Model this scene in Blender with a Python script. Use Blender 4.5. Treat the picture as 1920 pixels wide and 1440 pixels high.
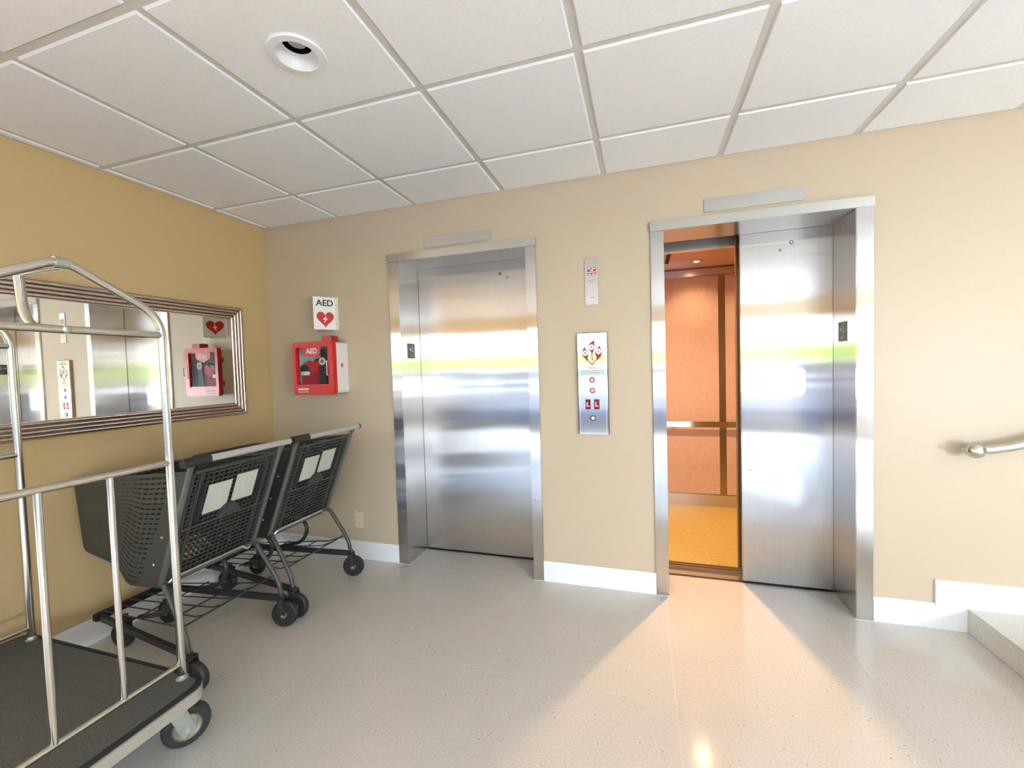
import bpy, bmesh, math, random
from mathutils import Vector, Matrix
random.seed(7)
D = bpy.data
for o in list(D.objects):
    D.objects.remove(o, do_unlink=True)
SC = bpy.context.scene
COL = SC.collection

# ------------------------------------------------------------------ camera, world, sun, exposure
cam = D.cameras.new('camera')
cam.sensor_width = 36.0
cam.lens = 793.08 / 1920 * 36.0
cam.clip_start = 0.05
cam.clip_end = 400
cam_ob = D.objects.new('camera', cam)
COL.objects.link(cam_ob)
rx, ry, rz = -0.0366, 0.0295, 0.2985
Rm = (Matrix.Rotation(rz, 3, 'Z') @ Matrix.Rotation(rx, 3, 'X') @ Matrix.Rotation(ry, 3, 'Y'))
right, fwd, up = Rm.col[0], Rm.col[1], Rm.col[2]
cam_ob.matrix_world = Matrix(((right.x, up.x, -fwd.x, 2.3783), (right.y, up.y, -fwd.y, -2.5398),
                              (right.z, up.z, -fwd.z, 1.3307), (0, 0, 0, 1)))
SC.camera = cam_ob

world = D.worlds.new('sky')
SC.world = world
world.use_nodes = True
wn, wl = world.node_tree.nodes, world.node_tree.links
bg = wn['Background']
tc = wn.new('ShaderNodeTexCoord')
sx = wn.new('ShaderNodeSeparateXYZ')
rp = wn.new('ShaderNodeValToRGB')
rp.color_ramp.elements[0].position = 0.0
rp.color_ramp.elements[0].color = (1.0, 0.99, 0.96, 1)
rp.color_ramp.elements[1].position = 0.75
rp.color_ramp.elements[1].color = (0.28, 0.47, 0.88, 1)
e = rp.color_ramp.elements.new(0.07); e.color = (0.93, 0.96, 0.98, 1)
e = rp.color_ramp.elements.new(0.2); e.color = (0.52, 0.72, 1.0, 1)
wl.new(tc.outputs['Generated'], sx.inputs[0])
wl.new(sx.outputs['Z'], rp.inputs[0])
wl.new(rp.outputs[0], bg.inputs['Color'])
bg.inputs['Strength'].default_value = 3.0

sun = D.lights.new('sun', 'SUN')
sun.energy = 8.0
sun.angle = math.radians(0.6)
sun.color = (1.0, 0.96, 0.88)
sun_ob = D.objects.new('sun', sun)
COL.objects.link(sun_ob)
sun_ob.rotation_euler = (math.radians(-38), math.radians(12), 0)   # high sun behind the building

VS = SC.view_settings
VS.view_transform = 'Standard'
VS.look = 'None'
VS.gamma = 1.0
VS.use_curve_mapping = False
VS.exposure = 0.95
CAB_W = 43.0
SC.cycles.use_denoising = True
SC.cycles.max_bounces = 10
SC.cycles.diffuse_bounces = 6
SC.cycles.glossy_bounces = 6
SC.cycles.transparent_max_bounces = 12
SC.cycles.sample_clamp_indirect = 6.0
SC.cycles.caustics_reflective = False
SC.cycles.caustics_refractive = False

# ------------------------------------------------------------------ materials
def mat(name, col, rough=0.5, metal=0.0, spec=None, emit=None, estr=0.0, alpha=None):
    m = D.materials.new(name)
    m.use_nodes = True
    b = m.node_tree.nodes['Principled BSDF']
    b.inputs['Base Color'].default_value = (*col, 1)
    b.inputs['Roughness'].default_value = rough
    b.inputs['Metallic'].default_value = metal
    if spec is not None:
        b.inputs['Specular IOR Level'].default_value = spec
    if emit:
        b.inputs['Emission Color'].default_value = (*emit, 1)
        b.inputs['Emission Strength'].default_value = estr
    return m

def N(m, t):
    return m.node_tree.nodes.new(t)

def link(m, a, b):
    m.node_tree.links.new(a, b)

def objco(m, scale=(1, 1, 1), world_space=False):
    mp = N(m, 'ShaderNodeMapping')
    mp.inputs['Scale'].default_value = scale
    if world_space:
        g = N(m, 'ShaderNodeNewGeometry')
        link(m, g.outputs['Position'], mp.inputs[0])
    else:
        t = N(m, 'ShaderNodeTexCoord')
        link(m, t.outputs['Object'], mp.inputs[0])
    return mp.outputs[0]

def noise(m, vec, scale, detail=3, rough=0.5):
    n = N(m, 'ShaderNodeTexNoise')
    n.inputs['Scale'].default_value = scale
    n.inputs['Detail'].default_value = detail
    n.inputs['Roughness'].default_value = rough
    link(m, vec, n.inputs['Vector'])
    return n.outputs['Fac']

def ramp(m, fac, stops):
    r = N(m, 'ShaderNodeValToRGB')
    el = r.color_ramp.elements
    el[0].position, el[0].color = stops[0][0], (*stops[0][1], 1)
    el[1].position, el[1].color = stops[-1][0], (*stops[-1][1], 1)
    for p, c in stops[1:-1]:
        q = el.new(p); q.color = (*c, 1)
    link(m, fac, r.inputs[0])
    return r.outputs[0]

def bump(m, h, strength, dist=0.01):
    b = N(m, 'ShaderNodeBump')
    b.inputs['Strength'].default_value = strength
    b.inputs['Distance'].default_value = dist
    link(m, h, b.inputs['Height'])
    link(m, b.outputs[0], m.node_tree.nodes['Principled BSDF'].inputs['Normal'])

def P(m):
    return m.node_tree.nodes['Principled BSDF'].inputs

def noisy(name, col, rough, var=0.06, scale=40, bstr=0.0, metal=0.0, spec=None):
    m = mat(name, col, rough, metal, spec)
    v = objco(m, world_space=True)
    n = noise(m, v, scale, 4)
    c2 = tuple(max(0, c * (1 - var)) for c in col)
    c3 = tuple(min(1, c * (1 + var)) for c in col)
    link(m, ramp(m, n, [(0.3, c2), (0.7, c3)]), P(m)['Base Color'])
    if bstr:
        bump(m, n, bstr, 0.004)
    return m

def steel(name, col, ax, ay, axis='side', wav=0.05):
    """brushed stainless: reflections smear across the grain (ax) and stay crisp along it (ay)"""
    m = mat(name, col, 0.3, 1.0)
    nt = m.node_tree
    nt.nodes.remove(nt.nodes['Principled BSDF'])
    gl = N(m, 'ShaderNodeBsdfAnisotropic')
    gl.distribution = 'GGX'
    gl.inputs['Roughness'].default_value = math.sqrt(math.sqrt(ax * ay))
    gl.inputs['Anisotropy'].default_value = 1 - math.sqrt(ay / ax)
    k = N(m, 'ShaderNodeCombineXYZ'); k.inputs[2].default_value = 1
    if axis == 'side':                       # vertical grain
        link(m, k.outputs[0], gl.inputs['Tangent'])
        sc = (90, 90, 0.8)
    else:                                    # horizontal grain
        k.inputs[0].default_value, k.inputs[2].default_value = 1, 0
        link(m, k.outputs[0], gl.inputs['Tangent'])
        sc = (0.8, 90, 90)
    n = noise(m, objco(m, sc, True), 4, 2)
    link(m, ramp(m, n, [(0.3, tuple(x * .96 for x in col)), (0.7, tuple(min(1, x * 1.03) for x in col))]), gl.inputs['Color'])
    w = noise(m, objco(m, (0.9, 0.9, 1.5), True), 1.6, 1)
    b = N(m, 'ShaderNodeBump')
    b.inputs['Strength'].default_value = wav
    b.inputs['Distance'].default_value = 0.02
    link(m, w, b.inputs['Height'])
    link(m, b.outputs[0], gl.inputs['Normal'])
    link(m, gl.outputs[0], nt.nodes['Material Output'].inputs['Surface'])
    return m

M = {}
M['wall'] = noisy('cream_wall_paint', (0.545, 0.448, 0.328), 0.42, 0.015, 90, 0.03)
M['wall_tan'] = noisy('tan_wall_paint', (0.57, 0.415, 0.21), 0.42, 0.015, 90, 0.03)  # the left wall's dimmer, warmer light is put into this darker tan
M['ceil'] = noisy('white_mineral_tile', (0.89, 0.91, 0.94), 0.9, 0.03, 160, 0.25)
M['tee'] = mat('white_grid_enamel', (0.66, 0.645, 0.61), 0.5)
M['white'] = mat('white_gloss_trim', (0.86, 0.87, 0.88), 0.32)
M['white_plastic'] = mat('white_plastic', (0.82, 0.81, 0.78), 0.35)
M['steel'] = steel('brushed_steel_vertical_grain', (0.64, 0.625, 0.615), 0.17, 0.0035)
M['steel_h'] = steel('brushed_steel_horizontal_grain', (0.62, 0.60, 0.57), 0.2, 0.012, 'up')
M['steel_plain'] = mat('satin_steel', (0.66, 0.655, 0.65), 0.3, 1.0)
M['chrome'] = mat('worn_chrome_tube', (0.64, 0.63, 0.58), 0.17, 1.0)
M['dark_gap'] = mat('dark_shadow_gap', (0.012, 0.013, 0.02), 0.6)
M['black'] = noisy('black_rubber', (0.018, 0.018, 0.017), 0.55, 0.25, 120)
M['black_metal'] = noisy('black_painted_steel', (0.025, 0.025, 0.024), 0.4, 0.15, 60)
M['cart_plastic'] = noisy('dark_grey_basket_plastic', (0.040, 0.041, 0.037), 0.45, 0.12, 60)
M['cart_grey'] = mat('grey_cart_tube', (0.15, 0.15, 0.14), 0.35, 0.4)
M['cart_leg'] = mat('dark_grey_cart_leg', (0.07, 0.068, 0.062), 0.38, 0.3)
M['cart_silver'] = mat('bright_zinc_tube', (0.66, 0.65, 0.60), 0.3, 0.9)
M['handle_grey'] = mat('light_grey_handle_sleeve', (0.44, 0.43, 0.40), 0.42)
M['zinc'] = noisy('zinc_plated_fork', (0.42, 0.45, 0.40), 0.4, 0.1, 40, metal=0.8)
M['rim_metal'] = noisy('dull_yellowish_wheel_rim', (0.50, 0.48, 0.38), 0.4, 0.2, 60, metal=0.7)
M['carpet'] = noisy('charcoal_deck_carpet', (0.085, 0.085, 0.074), 0.95, 0.35, 260, 0.5)
M['deck_trim'] = mat('grey_deck_edge_trim', (0.52, 0.51, 0.45), 0.35, 0.6)
M['red'] = mat('red_glossy_plastic', (0.60, 0.009, 0.011), 0.28)
M['red_dark'] = mat('red_translucent_alarm', (0.42, 0.01, 0.015), 0.2)
M['red_soft'] = noisy('red_fabric_case', (0.36, 0.012, 0.03), 0.7, 0.2, 50)
M['ink_red'] = mat('red_print', (0.50, 0.008, 0.014), 0.5)
M['ink_black'] = mat('black_print', (0.01, 0.01, 0.012), 0.5)
M['ink_white'] = mat('white_print', (0.88, 0.87, 0.85), 0.5)
M['ink_grey'] = mat('grey_fine_print', (0.36, 0.36, 0.34), 0.5)
M['ink_maroon'] = mat('dark_red_print', (0.34, 0.03, 0.03), 0.45)
M['paper'] = noisy('pale_paper_label', (0.56, 0.565, 0.51), 0.6, 0.06, 90)
M['plate_dark'] = noisy('grey_braille_plate', (0.17, 0.175, 0.15), 0.45, 0.1, 60)
M['laminate'] = noisy('orange_wood_laminate', (0.62, 0.46, 0.42), 0.35, 0.06, 35)
M['bronze'] = mat('bronze_metal_strip', (0.42, 0.33, 0.22), 0.28, 1.0)
M['cab_ceil'] = mat('glossy_cab_ceiling', (0.66, 0.40, 0.26), 0.22)
M['lens'] = mat('warm_lamp_lens', (1, 0.85, 0.6), 0.3, emit=(1.0, 0.72, 0.36), estr=22)
M['opal'] = mat('daylight_opal_shade', (0.9, 0.9, 0.9), 0.4, emit=(0.72, 0.855, 1.0), estr=48.0)  # glow of the added cool lamp at the right
M['opal_soft'] = mat('soft_daylight_opal_shade', (0.9, 0.9, 0.9), 0.4, emit=(1.0, 0.78, 0.50), estr=38.0)  # glow of the added warm lamp at the left
M['bulb'] = mat('frosted_bulb_face_unlit', (0.42, 0.42, 0.39), 0.35)
M['led'] = mat('red_lit_segments', (0.8, 0.1, 0.1), 0.4, emit=(1.0, 0.10, 0.13), estr=2.2)
M['led_window'] = mat('dark_red_display_window', (0.10, 0.004, 0.010), 0.2)
M['btn_red'] = mat('maroon_button_ring', (0.30, 0.02, 0.03), 0.3)
M['btn_lit'] = mat('pale_button_face', (0.80, 0.66, 0.62), 0.3)
M['btn_dark'] = mat('black_key_ring', (0.03, 0.03, 0.035), 0.3)
M['ivory'] = mat('ivory_outlet', (0.72, 0.62, 0.42), 0.4)
M['asphalt'] = noisy('asphalt', (0.16, 0.16, 0.165), 0.85, 0.12, 3)
M['concrete'] = noisy('pale_concrete', (0.50, 0.52, 0.55), 0.85, 0.06, 2)
M['slate'] = noisy('blue_grey_stone', (0.13, 0.14, 0.16), 0.85, 0.1, 2)
M['hedge'] = noisy('spring_green_leaves', (0.33, 0.47, 0.10), 0.8, 0.25, 6)
M['lawn'] = noisy('lawn_green', (0.20, 0.33, 0.06), 0.9, 0.2, 5)

# mirror glass and ridged frame
M['mirror'] = mat('silvered_mirror', (0.93, 0.95, 0.93), 0.012, 1.0)
M['frame'] = mat('rose_silver_frame', (0.62, 0.53, 0.48), 0.2, 1.0)

# clear pane
def clear(name, tint, gloss):
    m = D.materials.new(name); m.use_nodes = True
    nt = m.node_tree; nt.nodes.clear()
    o = nt.nodes.new('ShaderNodeOutputMaterial'); mx = nt.nodes.new('ShaderNodeMixShader')
    t = nt.nodes.new('ShaderNodeBsdfTransparent'); t.inputs[0].default_value = (*tint, 1)
    g = nt.nodes.new('ShaderNodeBsdfGlossy'); g.inputs['Roughness'].default_value = 0.3
    mx.inputs[0].default_value = gloss
    nt.links.new(t.outputs[0], mx.inputs[1]); nt.links.new(g.outputs[0], mx.inputs[2])
    nt.links.new(mx.outputs[0], o.inputs[0])
    return m
M['pane'] = clear('clear_acrylic_pane', (0.95, 0.95, 0.95), 0.009)

# polished terrazzo floor
def terrazzo(name, base):
    m = mat(name, base, 0.14)
    v = objco(m, world_space=True)
    big = noise(m, v, 1.3, 3)
    c0 = ramp(m, big, [(0.3, tuple(x * .96 for x in base)), (0.7, tuple(x * 1.03 for x in base))])
    fine = noise(m, v, 130, 3, 0.6)
    f2 = ramp(m, fine, [(0.34, (0.88, 0.875, 0.87)), (0.5, (1, 1, 1)), (0.66, (1.05, 1.05, 1.05))])
    mx = N(m, 'ShaderNodeMix'); mx.data_type = 'RGBA'; mx.blend_type = 'MULTIPLY'; mx.inputs[0].default_value = 1
    link(m, c0, mx.inputs[6]); link(m, f2, mx.inputs[7])
    vo = N(m, 'ShaderNodeTexVoronoi'); vo.inputs['Scale'].default_value = 42; link(m, v, vo.inputs['Vector'])
    sp = ramp(m, vo.outputs['Distance'], [(0.10, (0.55, 0.50, 0.44)), (0.15, (1, 1, 1))])
    pick = noise(m, v, 11, 1)
    pk = ramp(m, pick, [(0.52, (0, 0, 0)), (0.6, (1, 1, 1))])
    m2 = N(m, 'ShaderNodeMix'); m2.data_type = 'RGBA'; m2.blend_type = 'MULTIPLY'
    link(m, pk, m2.inputs[0]); link(m, mx.outputs[2], m2.inputs[6]); link(m, sp, m2.inputs[7])
    link(m, m2.outputs[2], P(m)['Base Color'])
    rg = N(m, 'ShaderNodeMapRange'); rg.inputs['To Min'].default_value = 0.08; rg.inputs['To Max'].default_value = 0.15
    link(m, noise(m, v, 18, 2), rg.inputs[0]); link(m, rg.outputs[0], P(m)['Roughness'])
    bump(m, fine, 0.03, 0.002)
    return m
M['terrazzo'] = terrazzo('polished_beige_terrazzo', (0.64, 0.595, 0.54))
M['terrazzo_step'] = terrazzo('grey_beige_terrazzo_step', (0.62, 0.585, 0.53))
M['grout'] = mat('pale_grout', (0.72, 0.68, 0.61), 0.5)

# cab floor: small embossed squares
m = noisy('embossed_gold_vinyl', (0.50, 0.39, 0.12), 0.32, 0.12, 30)
ck = N(m, 'ShaderNodeTexBrick'); ck.offset = 0; ck.inputs['Scale'].default_value = 22
ck.inputs['Brick Width'].default_value = 0.5; ck.inputs['Row Height'].default_value = 0.5; ck.inputs['Mortar Size'].default_value = 0.05
link(m, objco(m, world_space=True), ck.inputs['Vector'])
bump(m, ck.outputs['Fac'], 0.5, 0.003)
M['cab_floor'] = m

# ------------------------------------------------------------------ mesh helpers
class MB:
    """collects shapes in WORLD coordinates; build() links them as one mesh under a parent's origin"""
    def __init__(s):
        s.v, s.f = [], []
    def add(s, vs, fs):
        n = len(s.v)
        s.v += [Vector(p) for p in vs]
        s.f += [[i + n for i in f] for f in fs]
        return s
    def box(s, x0, x1, y0, y1, z0, z1):
        v = [(x, y, z) for z in (z0, z1) for y in (y0, y1) for x in (x0, x1)]
        return s.add(v, [(0, 2, 3, 1), (4, 5, 7, 6), (0, 1, 5, 4), (1, 3, 7, 5), (3, 2, 6, 7), (2, 0, 4, 6)])
    def bar(s, p, q, w, h, up=(0, 0, 1)):
        p, q = Vector(p), Vector(q)
        d = (q - p).normalized(); u = Vector(up)
        if abs(d.dot(u)) > .98: u = Vector((1, 0, 0))
        a = d.cross(u).normalized(); b = a.cross(d).normalized()
        vs = []
        for c in (p, q):
            for i, j in ((-1, -1), (1, -1), (1, 1), (-1, 1)):
                vs.append(c + a * (i * w / 2) + b * (j * h / 2))
        return s.add(vs, [(0, 1, 2, 3), (7, 6, 5, 4), (0, 4, 5, 1), (1, 5, 6, 2), (2, 6, 7, 3), (3, 7, 4, 0)])
    def tube(s, pts, r, n=10, closed=False, caps=True):
        pts = [Vector(p) for p in pts]
        k = len(pts); rings = []; prev = None
        for i, p in enumerate(pts):
            if closed: t = pts[(i + 1) % k] - pts[i - 1]
            else: t = pts[min(i + 1, k - 1)] - pts[max(i - 1, 0)]
            t.normalize()
            if prev is None:
                a = t.orthogonal().normalized()
            else:
                a = (prev - t * prev.dot(t)).normalized()
            prev = a; b = t.cross(a)
            rr = r[i] if isinstance(r, (list, tuple)) else r
            rings.append([p + (a * math.cos(2 * math.pi * j / n) + b * math.sin(2 * math.pi * j / n)) * rr for j in range(n)])
        vs = [v for g in rings for v in g]; fs = []
        for i in range(k if closed else k - 1):
            i2 = (i + 1) % k
            for j in range(n):
                j2 = (j + 1) % n
                fs.append((i * n + j, i * n + j2, i2 * n + j2, i2 * n + j))
        if caps and not closed:
            fs.append(tuple(range(n))[::-1]); fs.append(tuple((k - 1) * n + j for j in range(n)))
        return s.add(vs, fs)
    def cyl(s, p, q, r, n=20):
        return s.tube([p, q], r, n)
    def lathe(s, c, axis, prof, n=28):
        """prof: (radius, distance along the axis)"""
        c = Vector(c); ax = Vector(axis).normalized(); a = ax.orthogonal().normalized(); b = ax.cross(a)
        vs, fs = [], []; k = len(prof)
        for r, h in prof:
            for j in range(n):
                t = 2 * math.pi * j / n
                vs.append(c + ax * h + (a * math.cos(t) + b * math.sin(t)) * r)
        for i in range(k - 1):
            for j in range(n):
                j2 = (j + 1) % n
                fs.append((i * n + j, i * n + j2, (i + 1) * n + j2, (i + 1) * n + j))
        return s.add(vs, fs)
    def prism(s, pts, mtx, d):
        """flat outline extruded along local +z"""
        n = len(pts)
        vs = [mtx @ Vector((x, y, 0)) for x, y in pts] + [mtx @ Vector((x, y, d)) for x, y in pts]
        fs = [tuple(range(n))[::-1], tuple(range(n, 2 * n))] + [(i, (i + 1) % n, n + (i + 1) % n, n + i) for i in range(n)]
        return s.add(vs, fs)
    def ring(s, outer, inner, mtx, d):
        n = len(outer)
        vs = []
        for z in (0, d):
            vs += [mtx @ Vector((x, y, z)) for x, y in outer] + [mtx @ Vector((x, y, z)) for x, y in inner]
        fs = []
        for i in range(n):
            j = (i + 1) % n
            fs += [(i, n + i, n + j, j), (2 * n + i, 2 * n + j, 3 * n + j, 3 * n + i), (i, j, 2 * n + j, 2 * n + i), (n + i, 3 * n + i, 3 * n + j, n + j)]
        return s.add(vs, fs)
    def sphere(s, c, r, sc=(1, 1, 1), n=18):
        prof = [(max(1e-4, math.sin(math.pi * i / 10)) * r, -math.cos(math.pi * i / 10) * r) for i in range(11)]
        t = MB().lathe((0, 0, 0), (0, 0, 1), prof, n)
        return s.add([Vector(c) + Vector((v.x * sc[0], v.y * sc[1], v.z * sc[2])) for v in t.v], t.f)
    def build(s, name, m, parent=None, bev=0.0, smooth=False, seg=2):
        org = Vector((0, 0, 0)); q = parent
        while q is not None:
            org += q.location; q = q.parent
        me = D.meshes.new(name)
        me.from_pydata([tuple(v - org) for v in s.v], [], s.f)
        bm = bmesh.new(); bm.from_mesh(me)
        bmesh.ops.recalc_face_normals(bm, faces=bm.faces)
        if bev:
            es = [e for e in bm.edges if len(e.link_faces) == 2 and e.calc_face_angle(0) > 0.5]
            bmesh.ops.bevel(bm, geom=es, offset=bev, segments=seg, affect='EDGES', clamp_overlap=True)
        if smooth:
            for f in bm.faces: f.smooth = True
            for e in bm.edges:
                if len(e.link_faces) == 2 and e.calc_face_angle(0) > 0.7: e.smooth = False
        bm.to_mesh(me); bm.free()
        me.materials.append(M[m])
        o = D.objects.new(name, me); COL.objects.link(o)
        o.parent = parent
        return o

def tag(o, label=None, cat=None, group=None, kind=None):
    if label: o['label'] = label
    if cat: o['category'] = cat
    if group: o['group'] = group
    if kind: o['kind'] = kind
    return o

def empty(name, loc=(0, 0, 0)):
    o = D.objects.new(name, None); o.empty_display_size = 0.1
    COL.objects.link(o); o.location = loc
    return o

def thing(name, label, cat, loc=(0, 0, 0), group=None):
    return tag(empty(name, loc), label, cat, group)

def struct(name, loc=(0, 0, 0)):
    return tag(empty(name, loc), kind='structure')

def plane_mtx(org, right, normal):
    """local x = right, local z = normal"""
    r, n = Vector(right).normalized(), Vector(normal).normalized(); u = n.cross(r)
    o = Vector(org)
    return Matrix(((r.x, u.x, n.x, o.x), (r.y, u.y, n.y, o.y), (r.z, u.z, n.z, o.z), (0, 0, 0, 1)))

def WALL(x, y, z):              # on a wall that faces -y
    return plane_mtx((x, y, z), (1, 0, 0), (0, -1, 0))

def text(name, s, size, m, parent, mtx, off=0.0, depth=0.0006, align='CENTER', sx=1.0):
    cu = D.curves.new(name, 'FONT')
    cu.body = s; cu.size = size; cu.align_x = align; cu.align_y = 'CENTER'
    cu.offset = off; cu.extrude = depth; cu.resolution_u = 4
    ob = D.objects.new(name, cu)
    me = D.meshes.new_from_object(ob)
    D.objects.remove(ob); D.curves.remove(cu)
    org = Vector((0, 0, 0)); q = parent
    while q is not None:
        org += q.location; q = q.parent
    for v in me.vertices:
        c = Vector((v.co.x * sx, v.co.y, v.co.z))
        v.co = (mtx @ c) - org
    me.materials.clear(); me.materials.append(M[m])
    me.name = name
    o = D.objects.new(name, me); COL.objects.link(o); o.parent = parent
    return o

def rrect(x0, x1, y0, y1, r, n=5):
    out = []
    for cx, cy, a in ((x1 - r, y1 - r, 0), (x0 + r, y1 - r, 90), (x0 + r, y0 + r, 180), (x1 - r, y0 + r, 270)):
        for i in range(n + 1):
            t = math.radians(a + 90 * i / n)
            out.append((cx + r * math.cos(t), cy + r * math.sin(t)))
    return out

def circle(cx, cy, r, n=24):
    return [(cx + r * math.cos(2 * math.pi * i / n), cy + r * math.sin(2 * math.pi * i / n)) for i in range(n)]

def smooth_path(pts, rad, n=5):
    """polyline with rounded corners"""
    pts = [Vector(p) for p in pts]; out = [pts[0]]
    for a, b, c in zip(pts, pts[1:], pts[2:]):
        d1 = (a - b); d2 = (c - b)
        r = min(rad, d1.length * .49, d2.length * .49)
        p, q = b + d1.normalized() * r, b + d2.normalized() * r
        for i in range(n + 1):
            t = i / n
            out.append(p.lerp(b, t).lerp(b.lerp(q, t), t))
    out.append(pts[-1])
    return out

# ------------------------------------------------------------------ the room
H = 2.4277
XL, XR, YF, XLL = -0.3174, 6.6, -5.72, -4.2
YL = -2.35                                     # the left wall ends here and the lobby widens
D1 = (0.7430, 1.7724, 0.8214, 1.7071)          # frame outer left/right, inner left/right
D2 = (2.4368, 3.4764, 2.5073, 3.4025)
HD, HB = 2.1229, 2.0724

# floor with big terrazzo slabs
floor = struct('floor')
MB().box(XLL, XR, YF, 0.25, -0.12, -0.0007).build('floor_bed', 'grout', floor)
gx, gy = 0.777, 0.822
xs = [0.93 + gx * k for k in range(-7, 9)]
ys = [-0.012 - gy * k for k in range(-1, 9)]
tile_cache = {}
def slab(cache, name, m, parent, x0, x1, y0, y1, z0, z1, bev):
    key = (round(x1 - x0, 3), round(y1 - y0, 3))
    if key not in cache:
        o = MB().box(-key[0] / 2, key[0] / 2, -key[1] / 2, key[1] / 2, z0, z1).build(name, m, None, bev, seg=1)
        o.parent = parent; cache[key] = o.data
    else:
        o = D.objects.new(name, cache[key]); COL.objects.link(o); o.parent = parent
    o.location = ((x0 + x1) / 2, (y0 + y1) / 2, 0)
    return o
for i in range(len(xs) - 1):
    for j in range(len(ys) - 1):
        x0, x1 = max(xs[i], XLL), min(xs[i + 1], XR)
        y1, y0 = min(ys[j], 0.25), max(ys[j + 1], YF)
        if x1 - x0 < .02 or y1 - y0 < .02: continue
        if (x1 <= XL and y0 >= YL): continue
        slab(tile_cache, 'floor_tile', 'terrazzo', floor, x0 + .0008, x1 - .0008, y0 + .0008, y1 - .0008, -0.02, 0.0, 0)

# back wall with the two door openings
wb = struct('wall_back')
w = MB()
w.box(XL, D1[0] + .02, 0, .25, 0, 2.7)
w.box(D1[1] - .02, D2[0] + .02, 0, .25, 0, 2.7)
w.box(D2[1] - .02, XR + .2, 0, .25, 0, 2.7)
w.box(D1[0] + .02, D1[1] - .02, 0, .25, HD - .02, 2.7)
w.box(D2[0] + .02, D2[1] - .02, 0, .25, HD - .02, 2.7)
w.build('painted_drywall', 'wall', wb)
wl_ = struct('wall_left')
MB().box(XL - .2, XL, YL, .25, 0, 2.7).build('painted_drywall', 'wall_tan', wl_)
MB().box(XLL, XL - .2, YL, YL + .2, 0, 2.7).build('painted_drywall', 'wall', struct('wall_side'))
MB().box(XLL - .2, XLL, YF, YL + .2, 0, 2.7).build('painted_drywall', 'wall', struct('wall_lobby'))
MB().box(XR, XR + .2, YF, .25, 0, 2.7).build('painted_drywall', 'wall', struct('wall_right'))
OPL, OPR, OPT = -3.6, 6.2, 2.12
MB().box(XLL - .2, OPL, YF - .25, YF, 0, 2.7).box(OPR, XR + .2, YF - .25, YF, 0, 2.7).box(OPL, OPR, YF - .25, YF, OPT, 2.7).build(
    'painted_drywall', 'wall', struct('wall_front'))
# the lift shaft behind the back wall
sh = MB()
sh.box(0.3, 4.2, 2.0, 2.1, -.6, 2.9).box(0.2, .3, .25, 2.1, -.6, 2.9).box(4.2, 4.3, .25, 2.1, -.6, 2.9).box(.2, 4.3, .25, 2.1, 2.8, 2.9).box(.2, 4.3, .25, 2.1, -.7, -.6)
sh.build('concrete_lining', 'dark_gap', struct('wall_shaft'))

# ceiling: lay-in tiles in a grid of tees
ceil = struct('ceiling')
MB().box(XLL - .2, XR + .2, YF - .25, .25, 2.56, 2.7).build('ceiling_deck', 'ceil', ceil)
T = 0.6096
cx = [0.355 + T * k for k in range(-8, 12)]
cy = [-0.4075 - T * k for k in range(-1, 10)]
LIGHTS = [(0.355 + T * 1.5, -0.4075 - T * 1.5), (0.355 + T * 3.5, -0.4075 - T * 1.5)]
ccache = {}
for x in cx:
    if XLL < x < XR:
        y1 = -0.001 if x > XL else YL
        MB().box(x - .012, x + .012, YF, y1, H + .006, H + .03).build('ceiling_tee', 'tee', ceil)
for y in cy:
    if YF < y < 0:
        MB().box(XL if y > YL else XLL, XR, y - .012, y + .012, H + .0062, H + .03).build('ceiling_tee', 'tee', ceil)
MB().box(XL, XR, -.018, 0, H + .004, H + .03).build('wall_angle', 'tee', ceil)
MB().box(XL, XL + .018, YL, 0, H + .004, H + .03).build('wall_angle', 'tee', ceil)
def tile_mesh(hx, hy, hole=False):
    k = .0
    vs = []
    for (ax, ay, z) in ((hx - .019, hy - .019, H), (hx - .015, hy - .015, H + .008), (hx - .006, hy - .006, H + .0085), (hx - .006, hy - .006, H + .03)):
        vs += [(-ax, -ay, z), (ax, -ay, z), (ax, ay, z), (-ax, ay, z)]
    fs = [] if hole else [(0, 1, 2, 3)]
    for r in range(3):
        for j in range(4):
            a, b = r * 4 + j, r * 4 + (j + 1) % 4
            fs.append((a, b, b + 4, a + 4))
    fs.append((15, 14, 13, 12)) if not hole else None
    mb = MB().add(vs, fs)
    if hole:                                    # a square face with a round hole for the lamp
        n = 32; ring = [(0.074 * math.cos(2 * math.pi * i / n), 0.074 * math.sin(2 * math.pi * i / n), H) for i in range(n)]
        a = hx - .019; sq = []
        for i in range(n):
            c, s_ = math.cos(2 * math.pi * i / n), math.sin(2 * math.pi * i / n); q = a / max(abs(c), abs(s_))
            sq.append((c * q, s_ * q, H))
        mb.add(ring + sq, [(i, (i + 1) % n, n + (i + 1) % n, n + i) for i in range(n)])
    return mb
for i in range(len(cx) - 1):
    for j in range(len(cy) - 1):
        x0, x1, y1, y0 = cx[i], cx[i + 1], cy[j], cy[j + 1]
        if x1 <= XL and y0 >= YL: continue
        x0 = max(x0, XL if y1 > YL else XLL); x1 = min(x1, XR); y1 = min(y1, 0); y0 = max(y0, YF)
        if x1 - x0 < .04 or y1 - y0 < .04: continue
        cxm, cym = (x0 + x1) / 2, (y0 + y1) / 2
        hole = any(abs(cxm - a) < .05 and abs(cym - b) < .05 for a, b in LIGHTS)
        key = (round(x1 - x0, 3), round(y1 - y0, 3), hole)
        if key not in ccache:
            o = tile_mesh((x1 - x0) / 2, (y1 - y0) / 2, hole).build('ceiling_tile', 'ceil', None); o.parent = ceil; ccache[key] = o.data
        else:
            o = D.objects.new('ceiling_tile', ccache[key]); COL.objects.link(o); o.parent = ceil
        o.location = (cxm, cym, 0)

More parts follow.
